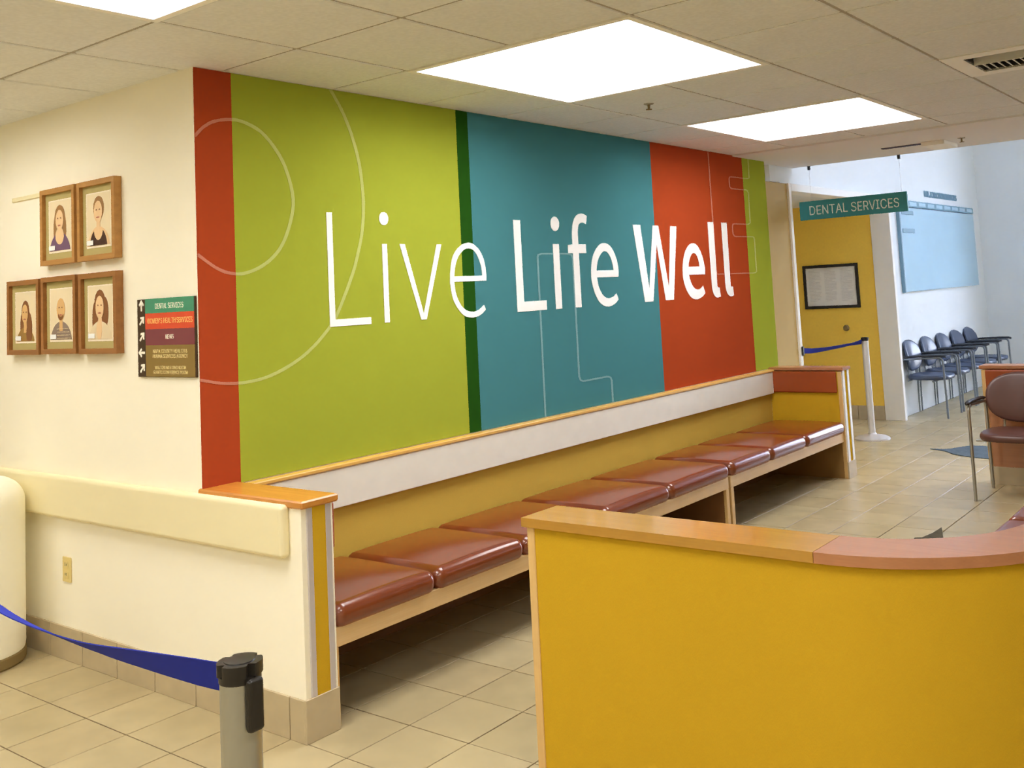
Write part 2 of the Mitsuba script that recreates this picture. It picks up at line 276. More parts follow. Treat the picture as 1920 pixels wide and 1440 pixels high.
GHOSTS = [[0,[[1,2326],[21,2348],[31,2359],[42,2369],[54,2377],[66,2385],[80,2392],[95,2398],[112,2404],[132,2408],[153,2412],[172,2414],[178,2414],[178,2429],[172,2428],[152,2426],[131,2422],[110,2417],[90,2411],[74,2405],[59,2397],[46,2388],[33,2379],[21,2368],[10,2357],[-10,2334]]],[0,[[178,1753],[156,1756],[137,1760],[118,1766],[101,1773],[84,1781],[53,1800],[39,1809],[1,1837],[-9,1826],[30,1799],[60,1780],[76,1770],[94,1761],[112,1753],[132,1747],[153,1743],[178,1740]]],[1,[[189,2415],[206,2414],[222,2412],[240,2408],[259,2402],[280,2395],[301,2386],[322,2375],[342,2359],[363,2340],[383,2318],[400,2297],[416,2277],[428,2257],[440,2236],[450,2211],[461,2182],[471,2149],[478,2116],[482,2085],[482,2057],[478,2031],[471,2005],[463,1979],[453,1952],[441,1924],[428,1897],[413,1874],[398,1854],[382,1837],[364,1822],[346,1808],[328,1796],[308,1785],[289,1776],[269,1768],[251,1762],[232,1757],[214,1754],[196,1753],[178,1753],[178,1740],[196,1739],[217,1740],[237,1744],[256,1749],[276,1755],[296,1763],[317,1772],[338,1784],[358,1797],[376,1811],[394,1827],[412,1845],[428,1867],[443,1891],[458,1919],[470,1948],[480,1975],[489,2002],[495,2029],[500,2057],[500,2086],[496,2119],[488,2153],[478,2186],[467,2216],[456,2242],[444,2264],[431,2286],[415,2306],[397,2328],[376,2350],[355,2370],[333,2386],[311,2399],[288,2409],[266,2416],[246,2422],[227,2426],[208,2428],[192,2429],[178,2429],[178,2414]]],[0,[[168,1286],[143,1288],[118,1290],[93,1294],[69,1299],[-3,1317],[-5,1305],[67,1287],[92,1282],[117,1278],[143,1275],[169,1273],[178,1273],[178,1286]]],[1,[[712,2636],[766,2562],[783,2536],[799,2509],[813,2481],[827,2452],[841,2420],[853,2387],[865,2351],[876,2314],[885,2274],[892,2230],[898,2183],[901,2136],[902,2090],[901,2049],[898,2009],[892,1970],[885,1930],[875,1890],[862,1850],[848,1810],[834,1772],[818,1737],[802,1704],[786,1672],[735,1579],[717,1550],[699,1524],[680,1501],[660,1481],[639,1462],[617,1443],[595,1425],[572,1408],[549,1392],[525,1377],[500,1363],[475,1351],[449,1339],[423,1329],[396,1319],[368,1310],[340,1302],[312,1295],[283,1291],[253,1288],[223,1286],[195,1285],[178,1286],[178,1273],[197,1272],[226,1273],[256,1275],[287,1278],[317,1283],[347,1289],[375,1297],[403,1306],[431,1316],[458,1327],[484,1339],[510,1352],[536,1366],[560,1381],[584,1398],[608,1415],[652,1452],[674,1472],[694,1492],[714,1516],[733,1543],[751,1572],[803,1666],[820,1699],[836,1732],[852,1768],[866,1806],[880,1846],[893,1887],[904,1928],[911,1968],[917,2008],[920,2048],[922,2091],[920,2137],[916,2185],[911,2233],[904,2278],[894,2318],[884,2356],[871,2392],[859,2426],[845,2458],[831,2488],[816,2516],[800,2544],[782,2570],[728,2646]]],[3,[[2276,1817],[2302,1824],[2565,1823],[2596,1816],[2607,1798],[2606,1064],[2618,1039],[2623,1035],[2652,1026],[2657,1025],[2918,1027],[2946,1020],[2956,1003],[2956,852],[2975,850],[2976,1002],[2963,1024],[2957,1028],[2922,1037],[2917,1038],[2657,1035],[2634,1042],[2624,1064],[2625,1798],[2612,1822],[2606,1825],[2567,1834],[2300,1834],[2266,1826],[2261,1823],[2254,1808],[2252,856],[2268,854],[2271,1808]]],[4,[[4461,1688],[4470,1666],[4472,1664],[4477,1662],[4496,1660],[5033,1659],[5033,1668],[4497,1669],[4487,1670],[4480,1688],[4473,2646],[4454,2644]]],[4,[[4823,1968],[4801,1983],[4797,2042],[4808,2058],[4828,2060],[5034,2062],[5034,2071],[4827,2070],[4797,2066],[4790,2062],[4777,2042],[4780,1981],[4782,1979],[4809,1960],[4817,1958],[5034,1959],[5034,1969]]],[4,[[4822,2356],[4800,2368],[4797,2424],[4807,2442],[4818,2444],[5033,2445],[5033,2454],[4818,2454],[4796,2450],[4789,2446],[4776,2423],[4780,2366],[4782,2363],[4809,2348],[4816,2346],[5033,2349],[5033,2358]]],[5,[[5132,1659],[5138,1660],[5169,1670],[5173,1674],[5177,1936],[5168,1960],[5162,1963],[5137,1969],[5034,1969],[5034,1959],[5129,1960],[5147,1956],[5156,1935],[5151,1676],[5127,1668],[5033,1668],[5033,1659]]],[5,[[5075,2062],[5082,2063],[5116,2078],[5120,2082],[5125,2331],[5103,2354],[5097,2356],[5066,2359],[5033,2358],[5033,2349],[5063,2349],[5086,2347],[5104,2329],[5098,2083],[5071,2071],[5034,2071],[5034,2062]]],[5,[[5111,2445],[5118,2446],[5150,2456],[5156,2461],[5162,2642],[5141,2641],[5134,2462],[5110,2455],[5033,2454],[5033,2445]]]]
# ================================================================== THE SETTING
CEIL, P, TH, CAPZ = 2.631, 0.628, 0.147, 0.869
GX, GY = -0.1025, -0.4666            # a crossing of the ceiling grid (61 cm)
FX, FY = -0.065, -0.003              # a crossing of the floor tiles (30.3 cm)
Y_END, Y_EDGE, Y_FAR = 5.44, 6.2, 12.5   # end of the mural wall, edge of the low ceiling, far wall
X_FAR = -0.07                        # the far left wall beyond the passage

# ---- floor
floor = struct('floor', 'beige ceramic tile floor with thin brown joints')
put(floor, 'grout', bx(-4, 7, -6.2, 13, -0.1, -0.004), 'grout')
pitch, tl = 0.303, 0.2985
slab = bx(-tl / 2, tl / 2, -tl / 2, tl / 2, -0.0045, 0.0, 0.0012)
tile_ply = [mikit.ply(slab, M['tile%d' % i]) for i in range(4)]
HIDERS = [((1.6, 0.14, 0), (3.2, 0.3, 0.86)), ((-3, 0, 0), (0, 5.9, 2.6)), ((0, 0, 0), (0.63, 0.147, 0.87)), ((0, 0.15, 0.29), (0.63, 5.27, 0.44)), ((0, 5.27, 0), (0.63, 5.42, 0.87)),
          ((1.62, 5.45, 0), (3.2, 5.6, 0.87)), ((-3, -0.001, 0), (0, 0.1, 2.6)), ((2.5, 0.5, 0), (3.2, 5.6, 0.44))]


def hidden(p):
    d = np.asarray(p, float) - EYE
    for lo, hi in HIDERS:
        t0, t1 = (np.array(lo) - EYE) / d, (np.array(hi) - EYE) / d
        a, b = np.minimum(t0, t1).max(), np.maximum(t0, t1).min()
        if a < b and 0 < a < 0.995: return True
    return False


cells = []
for i in range(-13, 24):
    for j in range(-21, 42):
        cx, cy = FX + (i + 0.5) * pitch, FY + (j + 0.5) * pitch
        if not (-4 < cx < 6.9 and -6.1 < cy < Y_FAR + 0.1): continue
        if cx < X_FAR - 0.1 and (0.1 < cy < 5.85 or cy > 8.5): continue
        u, v, z = project((cx, cy, 0))
        seen = z > 0.3 and -30 < u < 1950 and -30 < v < 1470 and not all(hidden((cx + a, cy + b, 0.0)) for a in (-.14, 0, .14) for b in (-.14, 0, .14))
        near = z > 0.2 and -500 < u < 2500 and -200 < v < 1800
        cells.append((0 if seen else 1, z if z > 0 else 99, cx, cy))
cells.sort()
rest = []
for k, (s, z, cx, cy) in enumerate(cells):
    g = random.randrange(4)
    if s == 0 and k < 300:
        key = free('floor__tile')
        scene[key] = {**tile_ply[g], 'to_world': T().translate([cx, cy, random.uniform(-.0004, .0004)])}
    else:
        m = slab.copy(); m.apply_translation((cx, cy, 0)); rest.append(m)
put(floor, 'tiling', cat(*rest), 'tile0', kind='stuff')

# ---- ceiling: tiles in a grid, with openings for the lights
ceiling = struct('ceiling', 'suspended ceiling of beige square mineral tiles in a recessed grid')
LIGHTS = [(1, 2), (1, 6), (1, -2), (-3, -2), (5, -2), (1, -6), (5, -6), (-3, -6)]      # cell of each light's near left corner (two by two cells)
VENT = (4, 5)
holes = {(a + i, b + j) for a, b in LIGHTS for i in (0, 1) for j in (0, 1)} | {VENT}
tp = 0.61
ct = bx(-0.296, 0.296, -0.296, 0.296, 0, 0.02, 0.004)
ct_ply = mikit.ply(ct, M['ceil'])
rest = []
Y_CEIL = 4.87
for i in range(-7, 12):
    for j in range(-10, 9):
        x0, y0 = GX + i * tp, GY + j * tp
        if (i, j) in holes: continue
        if x0 < -4.2 or y0 > Y_CEIL - 0.1: continue
        if x0 + tp < 0.02 and y0 > 0.05: continue
        cx, cy = x0 + tp / 2, y0 + tp / 2
        if y0 + tp > Y_CEIL:      # the cut row along the soffit
            m = bx(cx - .296, cx + .296, y0 + .009, Y_CEIL - .009, CEIL, CEIL + .02, .004)
            if -3 < i < 7: put(ceiling, 'tile', m, 'ceil')
            else: rest.append(m)
        elif -5 < i < 8 and -5 < j:
            key = free('ceiling__tile'); scene[key] = {**ct_ply, 'to_world': T().translate([cx, cy, CEIL])}
        else:
            m = ct.copy(); m.apply_translation((cx, cy, CEIL)); rest.append(m)
put(ceiling, 'tiling', cat(*rest), 'ceil', kind='stuff')


def minus(a0, a1, cuts):
    out = [(a0, a1)]
    for c0, c1 in cuts:
        out = [s for b0, b1 in out for s in ((b0, min(b1, c0)), (max(b0, c1), b1)) if s[1] - s[0] > 1e-6]
    return out


for i in range(-6, 12):      # runners along y, cut at the lights
    x = GX + i * tp
    cuts = [(GY + b * tp, GY + (b + 2) * tp) for a, b in LIGHTS if i == a + 1]
    segs = minus(-6.0 if x > -3.9 else -6.0, Y_CEIL if x > 0 else 0.0, cuts)
    if segs: put(ceiling, 'runner', cat(*[bx(x - .012, x + .012, a, b, CEIL + .005, CEIL + .024) for a, b in segs]), 'runner')
for j in range(-9, 9):
    y = GY + j * tp
    if y > Y_CEIL: continue
    cuts = [(GX + a * tp, GX + (a + 2) * tp) for a, b in LIGHTS if j == b + 1]
    put(ceiling, 'runner', cat(*[bx(a, b, y - .012, y + .012, CEIL + .0055, CEIL + .0245) for a, b in minus(-4.0 if y < 0 else 0.0, 6.6, cuts)]), 'runner')
put(ceiling, 'backing', cat(*[bx(max(-4.3, GX + i * tp), GX + (i + 1) * tp, GY + j * tp, min(GY + (j + 1) * tp, Y_CEIL), CEIL + .025, CEIL + .06)
                              for i in range(-7, 12) for j in range(-10, 9) if (i, j) not in holes]), 'runner')

# ---- ceiling lights: square wells with a glowing diffuser
where = {(1, 2): ('square recessed ceiling light, the large one above the teal stripe of the mural', 0), (1, 6): ('square recessed ceiling light farthest from the camera, next to the soffit', 0),
         (1, -2): ('square recessed ceiling light cut by the top edge of the photo, above the left wall', 0)}
for a, b in LIGHTS:
    x0, y0 = GX + a * tp, GY + b * tp; x1, y1 = x0 + 2 * tp, y0 + 2 * tp
    t = thing('ceiling_light', where.get((a, b), ('square recessed ceiling light outside the frame',))[0], 'ceiling light', None if (a, b) in where else 'ceiling lights outside the frame')
    lip = extrude(sbox(x0, y0, x1, y1) - sbox(x0 + .03, y0 + .03, x1 - .03, y1 - .03), .012, CEIL - .004)
    put(t, 'trim_frame', lip, 'white')
    put(t, 'well', cat(bx(x0 + .018, x0 + .03, y0 + .018, y1 - .018, CEIL, CEIL + .24), bx(x1 - .03, x1 - .018, y0 + .018, y1 - .018, CEIL, CEIL + .24),
                       bx(x0 + .03, x1 - .03, y0 + .018, y0 + .03, CEIL, CEIL + .24), bx(x0 + .03, x1 - .03, y1 - .03, y1 - .018, CEIL, CEIL + .24)), 'white')
    dv = trimesh.Trimesh([[x0 + .018, y0 + .018, CEIL + .22], [x1 - .018, y0 + .018, CEIL + .22], [x1 - .018, y1 - .018, CEIL + .22], [x0 + .018, y1 - .018, CEIL + .22]], [[0, 2, 1], [0, 3, 2]], process=False)
    put(t, 'diffuser', dv, 'white', emitter={'type': 'area', 'radiance': LAMP_WALL_FILL if a < 0 and b == -2 else LAMP_NEAR if b < 0 else LAMP})
    put(t, 'housing', bx(x0, x1, y0, y1, CEIL + .242, CEIL + .28), 'runner')

# ---- soffit between the tiled ceiling and the high hall
struct('ceiling_001', 'plain grey plaster soffit at the edge of the high hall')
put('ceiling_001', '', cat(bx(-0.6, 6.7, Y_CEIL, Y_EDGE, CEIL - .012, CEIL + .12), bx(-0.6, 6.7, Y_EDGE - .14, Y_EDGE, CEIL + .12, 5.2)), 'soffit')

# ---- walls
struct('wall_left', 'cream painted wall with portraits and a directory sign')
put('wall_left', '', bx(-4.0, -0.0, 0.0, 0.14, 0, CEIL + .02), 'wall')
struct('wall_center', 'painted wall that carries the mural')
put('wall_center', '', bx(-0.14, 0.0, 0.14, Y_END, 0, CEIL + .02), 'wall')
struct('wall_center_001', 'lower beige wall between the mural and the passage')
put('wall_center_001', '', bx(-0.14, 0.0, Y_END, 5.885, 0, 2.45), 'tan_wall')
struct('wall_side', 'tall white wall beyond the passage, with a donor board')
put('wall_side', '', cat(bx(X_FAR - .3, X_FAR, 8.50, Y_FAR, 0, 5.2), bx(X_FAR - .3, X_FAR, 5.70, 8.50, 2.47, 5.2), bx(X_FAR - .3, X_FAR - .1, Y_END, 5.70, 2.47, 5.2)), 'wall_white')
BX0, BX1, BZ0, BZ1 = 1.9, 4.3, .3, 4.3
wb = struct('wall_back', 'tall pale end wall of the hall')
put(wb, 'surface', remap(extrude(sbox(-4, 0, 6.8, 5.2) - sbox(BX0, BZ0, BX1, BZ1), .15), FACE_NY, (0, Y_FAR + .15, 0)), 'wall_high')
w1 = struct('window_1', 'tall window bank in the end wall of the hall, right of the frame')
xs_, zs_ = np.linspace(BX0, BX1, 4), (BZ0, 2.45, BZ1)
put(w1, 'frame', cat(*[bx(x - .03, x + .03, Y_FAR + .04, Y_FAR + .11, BZ0, BZ1) for x in (BX0 + .03, *xs_[1:-1], BX1 - .03)], *[bx(BX0, BX1, Y_FAR + .045, Y_FAR + .105, z - .03, z + .03) for z in (BZ0 + .03, 2.45, BZ1 - .03)]), 'alu')
for xa, xb in zip(xs_, xs_[1:]):
    for za, zb in zip(zs_, zs_[1:]):
        put(w1, 'pane', trimesh.Trimesh([[xa + .03, Y_FAR + .075, za + .03], [xb - .03, Y_FAR + .075, za + .03], [xb - .03, Y_FAR + .075, zb - .03], [xa + .03, Y_FAR + .075, zb - .03]], [[0, 1, 2], [0, 2, 3]], process=False), 'pane')
wp = struct('wall_passage', 'yellow painted wall of the dental passage with a tiled base')
put(wp, 'surface', bx(-3.2, X_FAR - .12, 8.46, 8.60, 0, 2.45), 'yellow_wall')
for k in range(10): put(wp, 'base_tile', bx(X_FAR - .125 - (k + 1) * .303 + .004, X_FAR - .125 - k * .303, 8.447, 8.46, 0, .155, .002), 'base')
struct('wall_passage_001', 'end wall of the passage'); put('wall_passage_001', '', bx(-3.3, -3.2, 5.7, 8.6, 0, 2.45), 'wall')
struct('wall_passage_002', 'near wall of the passage'); put('wall_passage_002', '', bx(-3.2, -0.14, 5.75, 5.88, 0, 2.45), 'wall')
struct('ceiling_002', 'low ceiling of the passage'); put('ceiling_002', '', bx(-3.3, X_FAR - .1, 5.75, 8.6, 2.42, 2.46), 'ceil')
struct('wall_rear', 'cream wall behind the camera'); put('wall_rear', '', bx(-4.1, 6.8, -6.2, -6.05, 0, CEIL + .1), 'wall')
struct('wall_west', 'cream wall at the left end of the room'); put('wall_west', '', bx(-4.15, -4.0, -6.2, 0.14, 0, CEIL + .1), 'wall')
WX = 6.6
struct('wall_right', 'cream wall on the right, outside the frame')
put('wall_right', '', bx(WX, WX + .2, -6.2, 12.7, 0, 5.2), 'wall')
cs = struct('ceiling_003', 'white ceiling of the high hall around its skylight')
put(cs, 'surface', extrude(sbox(-4, Y_EDGE - .14, 6.8, 12.7) - sbox(2.6, 6.8, 5.0, 8.8), .15, 5.2), 'white')
w2 = struct('window_2', 'flat skylight of the high hall')
put(w2, 'frame', cat(*[bx(x - .03, x + .03, 6.8, 8.8, 5.24, 5.32) for x in (2.63, 3.8, 4.97)], *[bx(2.6, 5.0, y - .03, y + .03, 5.24, 5.32) for y in (6.83, 8.77)]), 'alu')
for x0, x1 in ((2.66, 3.77), (3.83, 4.94)):
    put(w2, 'pane', trimesh.Trimesh([[x0, 6.86, 5.28], [x1, 6.86, 5.28], [x1, 8.74, 5.28], [x0, 8.74, 5.28]], [[0, 1, 2], [0, 2, 3]], process=False), 'pane')

# ---- tiled skirting of the left wall
bs = struct('baseboard_left', 'tiled skirting along the cream wall')
xs = [P] + [FX + k * .303 for k in range(2, -13, -1)]
for a, b in zip(xs[1:], xs): put(bs, 'tile', bx(a + .0025, b - (.0025 if b != P else 0), -.011, -.0005, 0, .152, .0015), 'base')

# ---- portal of the passage
d1 = struct('door_1', 'white portal frame of the passage under the sign')
put(d1, 'post', bx(-.15, .02, 5.887, 5.94, 0, 2.455, .004), 'white')
put(d1, 'header', bx(-.15, .02, 5.94, 8.46, 2.385, 2.455, .004), 'white')
put(d1, 'post', bx(X_FAR - .12, .03, 8.44, 8.505, 0, 2.455, .004), 'white')

# ---- crash rail on the left wall
t = thing('crash_rail', 'long cream crash rail with a rounded end on the left wall', 'wall guard')
rail = rbox((3.0, .044, .196), .018, 16); rail.apply_translation((P - .063 - 1.5, -.022, .756))
put(t, '', rail, 'rail', smooth=40)
# ================================================================== MURAL
mu = thing('mural', 'wall mural of red, green, teal stripes lettered Live Life Well', 'mural')
ZB, ZT = .862, 2.628
names = ['rust red stripe', 'lime green stripe', 'dark green stripe', 'teal stripe', 'rust red stripe on the right', 'narrow lime green stripe on the right']
for k in range(6):
    put(mu, 'stripe', bx(0.0005, .004, STRIPE_Y[k], STRIPE_Y[k + 1], ZB, ZT), 'stripe%d' % (k % 4), label=names[k])
clip = sbox(STRIPE_Y[0], ZB, STRIPE_Y[-1], ZT)
by = {}
for k, ring in GHOSTS: by.setdefault(k, []).append(Polygon(np.array(ring) / 1000).buffer(0))
for k, polys in by.items():
    g = union_all(polys).intersection(clip)
    for q in getattr(g, 'geoms', [g]):
        if q.geom_type == 'Polygon' and q.area > 1e-5: put(mu, 'outline', remap(extrude(q, .0012, .0041), FACE_X), 'ghost%d' % (k % 4), label='pale line over the ' + names[k])
for n, rings in LETTERS:
    solid, holes_, h = [], [], False
    for r in rings:
        if r == ['hole']: h = True; continue
        (holes_ if h else solid).append(Polygon(np.array(r) / 1000).buffer(0))
    g = union_all(solid)
    if holes_: g = g.difference(union_all(holes_))
    put(mu, 'letter', remap(extrude(g, .0025, .0045), FACE_X), 'letter_white', label='white letter ' + n)


# ================================================================== HALF WALLS AND BENCHES
def pad(x0, x1, y, z0, z1, th=.03, ny=-1):
    m = rbox((x1 - x0, th, z1 - z0), .012, 8); m.apply_translation(((x0 + x1) / 2, y + ny * th / 2, (z0 + z1) / 2)); return m


# near half wall (end of the cream wall)
hw = thing('half_wall', 'low cream half wall with oak cap at the near end of the bench', 'half wall')
put(hw, 'body', bx(0, P, 0, TH, 0, .84), 'wall')
put(hw, 'cap', bx(-.02, P + .02, -.012, TH + .018, .84, CAPZ, .006), 'oak', label='oak cap')
e = P
put(hw, 'end_panel', bx(e, e + .006, .046, .108, .155, .84), 'fabric', label='yellow end panel')
put(hw, 'metal_strip', bx(e, e + .008, .022, .046, .155, .84, .001), 'alu')
put(hw, 'metal_strip', bx(e, e + .008, .108, .134, .155, .84, .001), 'alu')
put(hw, 'base_tile', bx(e - .001, e + .011, -.011, TH, 0, .155, .0015), 'base')
put(hw, 'back_pad', pad(.02, P - .01, TH, .66, .835, .02, 1), 'vinyl_pad', smooth=40, label='brown back pad')

# far half wall
Y2, T2 = 5.27, .15
hw2 = thing('half_wall', 'low yellow half wall with a brown pad at the far end of the bench', 'half wall')
put(hw2, 'body', bx(0, P, Y2, Y2 + T2, 0, .84), 'wall')
put(hw2, 'cap', bx(-.0, P + .018, Y2 - .012, Y2 + T2 + .012, .846, .872, .005), 'oak_pink', label='oak cap')
put(hw2, 'inner_panel', bx(0.013, P - .03, Y2 - .008, Y2, .36, .84), 'fabric', label='yellow inner panel')
put(hw2, 'lower_shade_panel', bx(0.013, P - .03, Y2 - .008, Y2, .0, .359), 'shade_tan', label='lower panel browned for the shade under the bench')  # tan brown puts the under-bench shade into the panel colour
put(hw2, 'back_pad', pad(.014, P - .035, Y2 - .008, .672, .842, .022), 'vinyl_pad', smooth=40, label='brown back pad')
put(hw2, 'edge_strip', bx(P - .03, P + .001, Y2 - .012, Y2, 0, .84, .002), 'maple_end', label='light wood edge strip')
put(hw2, 'metal_strip', bx(P, P + .008, Y2 + .008, Y2 + .05, .13, .846, .001), 'steel_pale')
put(hw2, 'metal_strip', bx(P, P + .008, Y2 + .10, Y2 + .142, .13, .846, .001), 'steel_pale')
put(hw2, 'end_panel', bx(P, P + .005, Y2 + .05, Y2 + .10, .13, .846), 'fabric')
put(hw2, 'base_tile', bx(P - .001, P + .011, Y2 - .011, Y2 + T2, 0, .13, .0015), 'base')

# curved half wall in the foreground
cw = thing('half_wall', 'yellow curved half wall with honey oak cap in the right foreground', 'half wall')
CY, CX, RO, RI = .14, 2.6, .60, .44


def arc(r, cx=CX, cy=CY + RO, n=20, y0=None):
    return [(cx + r * math.sin(a), cy - r * math.cos(a)) for a in np.linspace(0, math.pi / 2, n)]


outer = arc(RO); inner = arc(RI)
yc = CY + RO
body = Polygon([(1.612, CY)] + outer + [(CX + RO, 5.6), (CX + RI, 5.6)] + inner[::-1] + [(1.612, CY + RO - RI)])
put(cw, 'body', extrude(body.buffer(-.004), .84, 0), 'maple_end')
skin = lambda a, b, pts0, pts1: Polygon(pts0 + pts1[::-1])
sk_o = Polygon([(1.636, CY)] + outer + [(CX + RO, 5.6), (CX + RO - .006, 5.6)] + arc(RO - .006)[::-1] + [(1.636, CY + .006)])
put(cw, 'fabric_panel', extrude(sk_o, .836, 0), 'fabric', smooth=30, label='yellow fabric covering')
sk_i = Polygon([(1.636, CY + RO - RI - .006)] + arc(RI + .006) + [(CX + RI + .006, 5.44), (CX + RI, 5.44)] + inner[::-1] + [(1.636, CY + RO - RI)])
put(cw, 'fabric_panel', extrude(sk_i, .836, 0), 'fabric', smooth=30)
put(cw, 'edge_strip', bx(1.606, 1.636, CY - .004, CY + RO - RI + .004, 0, .84, .002), 'maple_end', label='light wood edge strip')
capO, capI = RO + .016, RI - .016
put(cw, 'cap', extrude(sbox(1.594, CY - .016, 2.60, CY + RO - RI + .016), CAPZ - .84, .84), 'oak_honey', label='straight honey oak cap')
curve = Polygon([(2.6015, CY - .016)] + arc(capO)[1:] + [(CX + capO, 5.62), (CX + capI, 5.62)] + arc(capI)[::-1][:-1] + [(2.6015, CY + RO - RI + .016)])
put(cw, 'cap', extrude(curve, CAPZ - .84, .84), 'oak_pink', smooth=30, label='curved oak cap')

# far right half wall
X4, Y4 = 1.655, 5.45
rw = thing('half_wall', 'low half wall with an orange pad behind the brown armchair', 'half wall')
put(rw, 'body', bx(X4, CX + RI - .002, Y4, Y4 + .15, 0, .84), 'wall')
put(rw, 'cap', bx(X4 - .015, CX + RI - .018, Y4 - .015, Y4 + .165, .845, .872, .005), 'oak_pink', label='oak cap')
put(rw, 'inner_panel', bx(X4 + .03, CX + RI - .002, Y4 - .008, Y4, .13, .84), 'vinyl_tan' if 'vinyl_tan' in M else 'oak_pink', label='tan wood panel')
put(rw, 'back_pad', pad(X4 + .03, CX + RI - .02, Y4 - .008, .675, .842, .022), 'vinyl_pad', smooth=40, label='orange back pad')
put(rw, 'edge_strip', bx(X4, X4 + .03, Y4 - .012, Y4, .13, .84, .002), 'maple_end', label='light wood edge strip')
for k in range(4): put(rw, 'base_tile', bx(X4 + k * .303, X4 + k * .303 + .30, Y4 - .014, Y4 - .001, 0, .13, .0015), 'base')

# back panel and white board over the benches
t = thing('fabric_cladding', 'long yellow fabric panel behind the wall bench', 'wall panel')
put(t, '', bx(.0005, .012, TH + .001, Y2 - .009, .37, .84), 'fabric_back')
t = thing('under_bench_shade', 'long board under the bench seats, coloured dark for the shade there', 'board')
put(t, '', bx(.0005, .012, TH + .001, Y2 - .009, .0, .369), 'under')  # dark colour stands in for the shade below the seats
t = thing('back_board', 'long off-white wooden board above the wall bench, under the mural', 'wall board')
put(t, '', bx(.0125, .05, TH + .021, Y2 - .032, .663, .838, .003), 'board')
t = thing('ledge', 'narrow honey oak ledge along the lower edge of the mural', 'ledge')
put(t, '', bx(.005, .058, TH + .02, Y2 - .014, .840, .858, .004), 'oak_y')


def cushion(x0, x1, y0, y1, z0, z1, front=1):
    m = rbox((x1 - x0, y1 - y0 - .004, z1 - z0), .044, 16, crown=.018)
    m.apply_translation(((x0 + x1) / 2, (y0 + y1) / 2, (z0 + z1) / 2)); return m


def bench(name, label, y0, y1, seams, xb=.014, xf=.615, mirror=None, ends=(.038, .038), group=None):
    """A bench against the wall at xb with its front at xf."""
    t = thing(name, label, 'bench', group)
    s = 1 if xf > xb else -1
    X = lambda a, b: (min(a, b), max(a, b))
    put(t, 'front_rail', bx(*X(xf - s * .024, xf), y0, y1, .288, .362, .003), 'maple', label='light wood front rail')
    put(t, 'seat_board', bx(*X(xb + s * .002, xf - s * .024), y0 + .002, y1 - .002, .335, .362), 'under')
    for k, (ya, yb) in enumerate(((y0, y0 + ends[0]), (y1 - ends[1], y1))):
        if ends[k]:
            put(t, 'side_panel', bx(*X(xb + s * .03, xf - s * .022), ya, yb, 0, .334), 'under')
            put(t, 'leg_edge', bx(*X(xf - s * .022, xf), ya, yb, 0, .288, .002), 'maple_end', label='light wood leg edge')
    ys = [y0] + seams + [y1]
    for a, b in zip(ys, ys[1:]):
        m = cushion(*X(xb + s * .004, xf + s * .022), a, b, .352, .448)
        put(t, 'cushion', m, 'vinyl', smooth=True, label='brown vinyl seat cushion')
    return t


bench('bench', 'longer brown vinyl bench against the wall, starting at the near half wall', TH + .003, 3.325, [.694, 1.28, 1.94, 2.60], ends=(.018, .038))
bench('bench', 'shorter brown vinyl bench against the wall, ending at the far half wall', 3.352, 5.258, [3.93, 4.52], ends=(.038, 0))
bench('bench', 'glossy vinyl bench inside the curved half wall at the right edge of the photo', .9, 5.38, [1.66, 2.5, 3.22, 3.94, 4.66], xb=CX + RI - .004, xf=2.505)


# ================================================================== ON THE LEFT WALL
def frame_mesh(w, h, rail, depth):
    g = sbox(-w / 2, -h / 2, w / 2, h / 2) - sbox(-w / 2 + rail, -h / 2 + rail, w / 2 - rail, h / 2 - rail)
    return extrude(g, depth)


def ell(cx, cy, rx, ry, n=24): return affinity.scale(Point(cx, cy).buffer(1, n), rx, ry)


def portrait(cx, cz, label, wood, draw, w=.335, h=.372):
    t = thing('portrait', label, 'framed photo')
    at = lambda m: remap(m, FACE_NY, (cx, -.001, cz))
    put(t, 'frame', at(frame_mesh(w, h, .024, .036)), wood, label='wooden frame')
    put(t, 'mount', at(extrude(sbox(-w / 2 + .022, -h / 2 + .022, w / 2 - .022, h / 2 - .022), .016, .002)), 'mat_olive', label='olive mount')
    pw, ph = .222, .258
    ph_ = put(t, 'photo', at(extrude(sbox(-pw / 2, -ph / 2, pw / 2, ph / 2), .0012, .018)), 'paper', label='white photo border')
    win = sbox(-pw / 2 + .007, -ph / 2 + .01, pw / 2 - .007, ph / 2 - .005)
    put(ph_, 'background', at(extrude(win, .0005, .0192)), 'photo_ground')
    z = .0197
    for nm, m, poly in draw:
        g = affinity.scale(poly, 1.2, 1.15, origin=(0, -.02)).intersection(win)
        put(ph_, nm, at(extrude(g, .0005, z)), m); z += .0005
    put(ph_, 'name_tag', at(extrude(sbox(-pw / 2 + .009, -ph / 2 + .014, -pw / 2 + .068, -ph / 2 + .036), .0006, z)), 'paper_white')


def eyes(cx, cy, m='hair_dark'):
    return [('eyes', m, union_all([ell(cx - .012, cy, .0045, .003), ell(cx + .012, cy, .0045, .003)])), ('mouth', 'lip', ell(cx, cy - .031, .012, .0032))]


